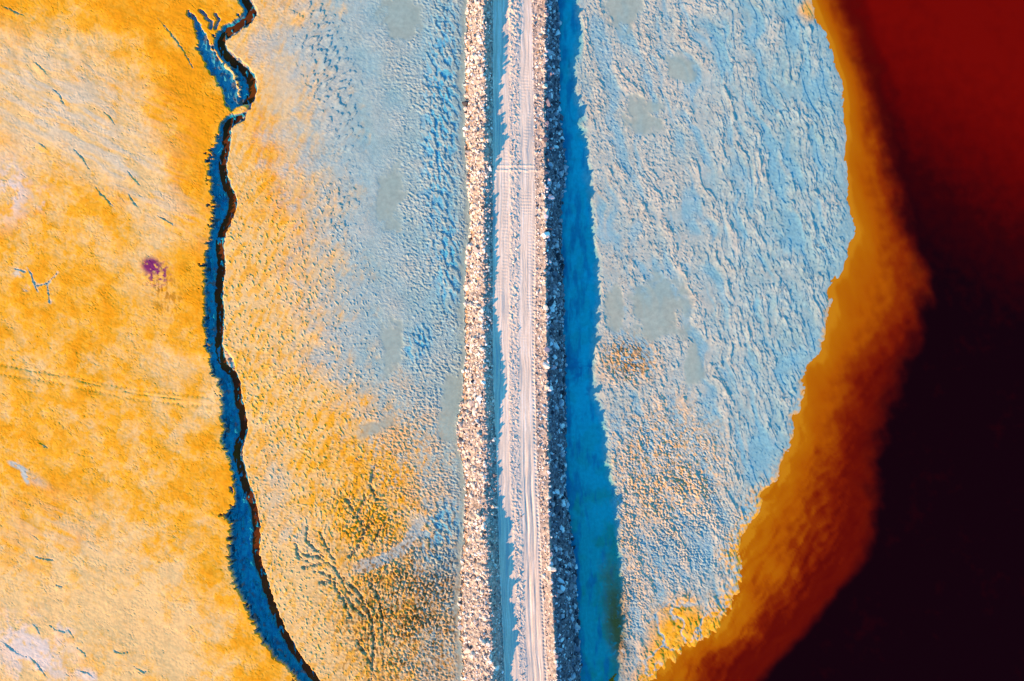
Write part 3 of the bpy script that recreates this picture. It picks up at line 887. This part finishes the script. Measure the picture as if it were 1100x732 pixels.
# ---- stream water
sp = np.array(STREAM, float)
sp = sp[(sp[:, 1] > -70) & (sp[:, 1] < 1001)]
seg = np.hypot(*np.diff(sp, axis=0).T)
cum = np.concatenate([[0], np.cumsum(seg)])
tt = np.arange(0, cum[-1], 1.5)
cx, cy = np.interp(tt, cum, sp[:, 0]), np.interp(tt, cum, sp[:, 1])
for _ in range(3):
    cx[1:-1] = (cx[:-2] + 2 * cx[1:-1] + cx[2:]) / 4
    cy[1:-1] = (cy[:-2] + 2 * cy[1:-1] + cy[2:]) / 4
tx, ty = np.gradient(cx), np.gradient(cy)
ln = np.hypot(tx, ty)
nx, ny = -ty / ln, tx / ln
GW = np.array([max(8.0, float(tab(q_, [(p[1], p[0]) for p in STREAM])) - float(tab(q_, GUL_L))) for q_ in np.clip(cy, -60, 800)])
GW = np.convolve(np.pad(GW, 8, mode='edge'), np.ones(17) / 17, 'valid')
SZ = .16 - np.clip((GW + 3.5) / 10 / K, .42, 1.1) - .02
sv = []
for o_ in (-5.2, 0, 5.2):
    sv.append(np.stack([(cx + nx * o_ - 550) / 10, (366 - cy - ny * o_) / 10, SZ], -1))
n_ = len(cx)
sv = np.concatenate(sv)
i_ = np.arange(n_ - 1)
sq = np.concatenate([np.stack([i_ + a * n_, i_ + (a + 1) * n_, i_ + (a + 1) * n_ + 1, i_ + a * n_ + 1], -1) for a in (0, 1)])
st = mesh_from('stream_water', sv, sq, M_STREAM)
tag(st, 'narrow dark brown stream winding along the bottom of the gully', 'stream', kind='structure')

# ------------------------------------------------------------------ rocks of the two berms
rng = np.random.default_rng(5)


def height_at(p, q):
    i = np.clip(np.searchsorted(ax, p) - 1, 0, NX - 2)
    j = np.clip(np.searchsorted(ay, q) - 1, 0, NY - 2)
    fx, fy = (p - ax[i]) / (ax[i + 1] - ax[i]), (q - ay[j]) / (ay[j + 1] - ay[j])
    return (Z[j, i] * (1 - fx) + Z[j, i + 1] * fx) * (1 - fy) + (Z[j + 1, i] * (1 - fx) + Z[j + 1, i + 1] * fx) * fy


import bmesh
protos = []
for k in range(16):
    bm = bmesh.new()
    n = int(rng.integers(11, 17))
    pts = rng.normal(size=(n, 3))
    pts /= np.linalg.norm(pts, axis=1, keepdims=True)
    pts *= rng.uniform(.8, 1.08, size=(n, 1))
    pts *= np.array([1, rng.uniform(.62, .95), rng.uniform(.5, .8)])
    vs_ = [bm.verts.new(p_) for p_ in pts]
    r_ = bmesh.ops.convex_hull(bm, input=vs_)
    junk = [g for g in r_['geom_interior'] if isinstance(g, bmesh.types.BMVert)]
    bmesh.ops.delete(bm, geom=junk, context='VERTS')
    bmesh.ops.triangulate(bm, faces=bm.faces[:])
    bm.normal_update()
    bm.verts.ensure_lookup_table()
    bm.verts.index_update()
    V = np.array([v_.co[:] for v_ in bm.verts])
    T = np.array([[v_.index for v_ in f_.verts] for f_ in bm.faces])
    me = bpy.data.meshes.new('rock')
    bm.to_mesh(me)
    bm.free()
    me.materials.append(M_ROCK)
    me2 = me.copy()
    me2.materials[0] = M_SHADE_ROCK
    protos.append((V, T, me, me2))

cand = []                                                        # (p, q, radius m, zone)


def scatter(n, lo_t, hi_t, zone, mean, sig, q0=-25, q1_=757, bias=1.0):
    q = rng.uniform(q0, q1_, n)
    a, b_ = tab(q, lo_t), tab(q, hi_t)
    t = rng.uniform(0, 1, n) ** bias
    p = a + (b_ - a) * t
    pat = fbm(p / 14, q / 22, 3, 501)
    keepm = rng.uniform(size=n) < .62 + .8 * fbm(p / 9, q / 15, 3, 507) + .25
    p, q, pat = p[keepm], q[keepm], pat[keepm]
    r = np.clip(mean * np.exp(sig * rng.normal(size=len(p)) + .45 * pat), .05, .55)
    for p_, q_, rr_ in zip(p, q, r):
        cand.append((p_, q_, rr_, zone))


off = lambda t, d: [(a, b_ + d) for a, b_ in t]
scatter(5200, off(L_TOE, -.5), L_CREST, 'wo', .135, .42)
scatter(1700, L_CREST, off(L_IN, -1), 'wi', .105, .38)
scatter(1500, R_IN, R_CREST, 'ei', .10, .42)
scatter(3600, R_CREST, off(R_TOE, .5), 'eo', .165, .5)
scatter(170, L_TOE, off(L_TOE, 3), 'wt', .26, .3)
scatter(90, off(R_TOE, -7), off(R_TOE, 1), 'et', .32, .35, 500, 757)
scatter(110, off(R_TOE, -6), off(R_TOE, 1), 'et', .24, .3, -20, 500)
scatter(800, C_1, C_2, 'm', .06, .35)
scatter(420, off(R_IN, -1.5), off(R_IN, 5), 'm', .07, .35)

# boulders that stand out, each where it lies
HERO = [(602.5, 524, .44, 'rounded grey boulder on the shaded east slope of the bank'),
        (600, 552, .40, 'flat tilted boulder highest in the cluster on the shaded slope'),
        (601.5, 563, .46, 'pale slab boulder in the middle of the cluster on the shaded slope'),
        (595, 556, .40, 'broad grey boulder on the crest side of the boulder cluster'),
        (605, 553, .32, 'dark edged boulder beside the water at the boulder cluster'),
        (604, 571, .36, 'blocky boulder below the pale slab on the shaded slope'),
        (609.5, 553, .17, 'bright little stone lying out in the pond off the boulder cluster'),
        (617.5, 650, .42, 'large pale blue boulder at the foot of the shaded slope'),
        (619, 672, .46, 'long pale slab lying at the waterline of the pond'),
        (608, 655, .40, 'blue grey boulder above the large pale one on the shaded slope'),
        (606, 627, .46, 'brownish flat boulder high on the shaded slope'),
        (613, 638, .36, 'upright boulder at the northern end of the southern boulder row'),
        (614, 663, .34, 'grey boulder between the pale boulder and the long slab'),
        (611, 730, .40, 'light boulder on the bank foot at the south edge'),
        (621, 718, .26, 'small pale boulder beside the pond near the south edge'),
        (589, 174, .36, 'sunlit cream boulder on the crest where the bank bulges into the pond'),
        (592, 60, .26, 'grey boulder on the northern crest of the east berm'),
        (508.5, 222, .30, 'upper of two rounded boulders side by side at the west berm foot'),
        (508, 228.5, .27, 'lower of two rounded boulders side by side at the west berm foot'),
        (502, 304, .34, 'brightest white boulder at the foot of the west berm'),
        (503.5, 64, .34, 'pale boulder jutting out at the northern foot of the west berm'),
        (494, 673, .36, 'tan boulder jutting farthest west from the berm in the south'),
        (501, 620, .30, 'sunlit boulder on the west berm north of the tan jutting one'),
        (534, 707, .34, 'pale boulder rolled down beside the shaded road edge in the south'),
        (531, 690, .28, 'grey boulder on the inner slope of the west berm in the south'),
        (495, 449, .30, 'dark boulder where the west berm bulges out to its widest'),
        (556.5, 11.5, .14, 'dark stone on the gravel in the middle of the road'),
        (552, 34, .16, 'second dark stone on the road south of the gravel patch')]
big_i = sorted(range(len(cand)), key=lambda i: -cand[i][2] if 0 <= cand[i][1] <= 732 else 0)[:268]
pick = set(big_i)

rub_v, rub_f, rub_t, rub_m = [], [], [], []
nvtx = 0


def rot_matrix():
    a = rng.uniform(0, 2 * np.pi, 3)
    a[1] = rng.normal() * .45
    a[2] = rng.normal() * .45
    from mathutils import Euler
    return Euler((a[1], a[2], a[0]))


def rock_label(p, q, r, zone):
    size = 'chunky' if r > .33 else ('middling' if r > .27 else 'small')
    north = 'northern' if q < 244 else ('middle' if q < 488 else 'southern')
    side = 'west berm' if zone[0] == 'w' else 'east berm'
    face = {'wo': 'on the sunlit outer slope of the', 'wt': 'along the waterline foot of the', 'wi': 'on the shaded road side of the',
            'ei': 'on the sunlit road side of the', 'eo': 'on the shaded pond slope of the', 'et': 'along the shaded pond edge of the', 'm': 'on the windrow beside the'}[zone]
    return f'{size} angular rock {face} {side}, {north} third', 'rocks of the ' + side


for i, (p, q, r, zone) in enumerate(cand):
    zz = float(height_at(np.array([p]), np.array([q]))[0])
    e = rot_matrix()
    V, T, me, me2 = protos[int(rng.integers(16))]
    shade_dark = zone in ('eo', 'et') and p > float(tab(q, R_CREST)) + 1.0 + 2.0 * rng.normal() * .4  # rocks beyond the east crest take the copy with painted shade
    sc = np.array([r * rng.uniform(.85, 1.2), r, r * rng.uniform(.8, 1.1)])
    loc = np.array([(p - 550) / 10, (366 - q) / 10, zz + r * (rng.uniform(-.25, .3) if shade_dark else rng.uniform(-.1, .6))])
    if i in pick:
        o = bpy.data.objects.new('rock', me2 if shade_dark else me)
        o.location = loc
        o.rotation_euler = e
        o.scale = sc
        COL.objects.link(o)
        lb, gr = rock_label(p, q, r, zone)
        tag(o, lb, 'rock', gr)
    else:
        R = np.array(e.to_matrix())
        rub_v.append((V * sc) @ R.T + loc)
        rub_f.append(T + nvtx)
        rub_t.append(np.full(len(V), rng.uniform()))
        rub_m.append(np.full(len(T), int(shade_dark)))
        nvtx += len(V)
for p, q, r, lb in HERO:
    zz = float(height_at(np.array([p]), np.array([q]))[0])
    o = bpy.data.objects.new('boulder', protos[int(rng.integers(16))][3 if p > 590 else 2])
    o.location = ((p - 550) / 10, (366 - q) / 10, zz + r * .2)
    o.rotation_euler = rot_matrix()
    o.scale = (r * 1.15, r, r * .9)
    COL.objects.link(o)
    tag(o, lb, 'boulder', 'boulders standing out on the berms')

rub = mesh_from('rubble', np.concatenate(rub_v), np.concatenate(rub_f), M_ROCK, {'tone': np.concatenate(rub_t)}, smooth=False)
rub.data.materials.append(M_SHADE_ROCK)
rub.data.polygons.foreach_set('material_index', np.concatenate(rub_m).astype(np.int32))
tag(rub, 'loose broken rock heaped over both berms and along the road windrows', 'rubble', kind='stuff')
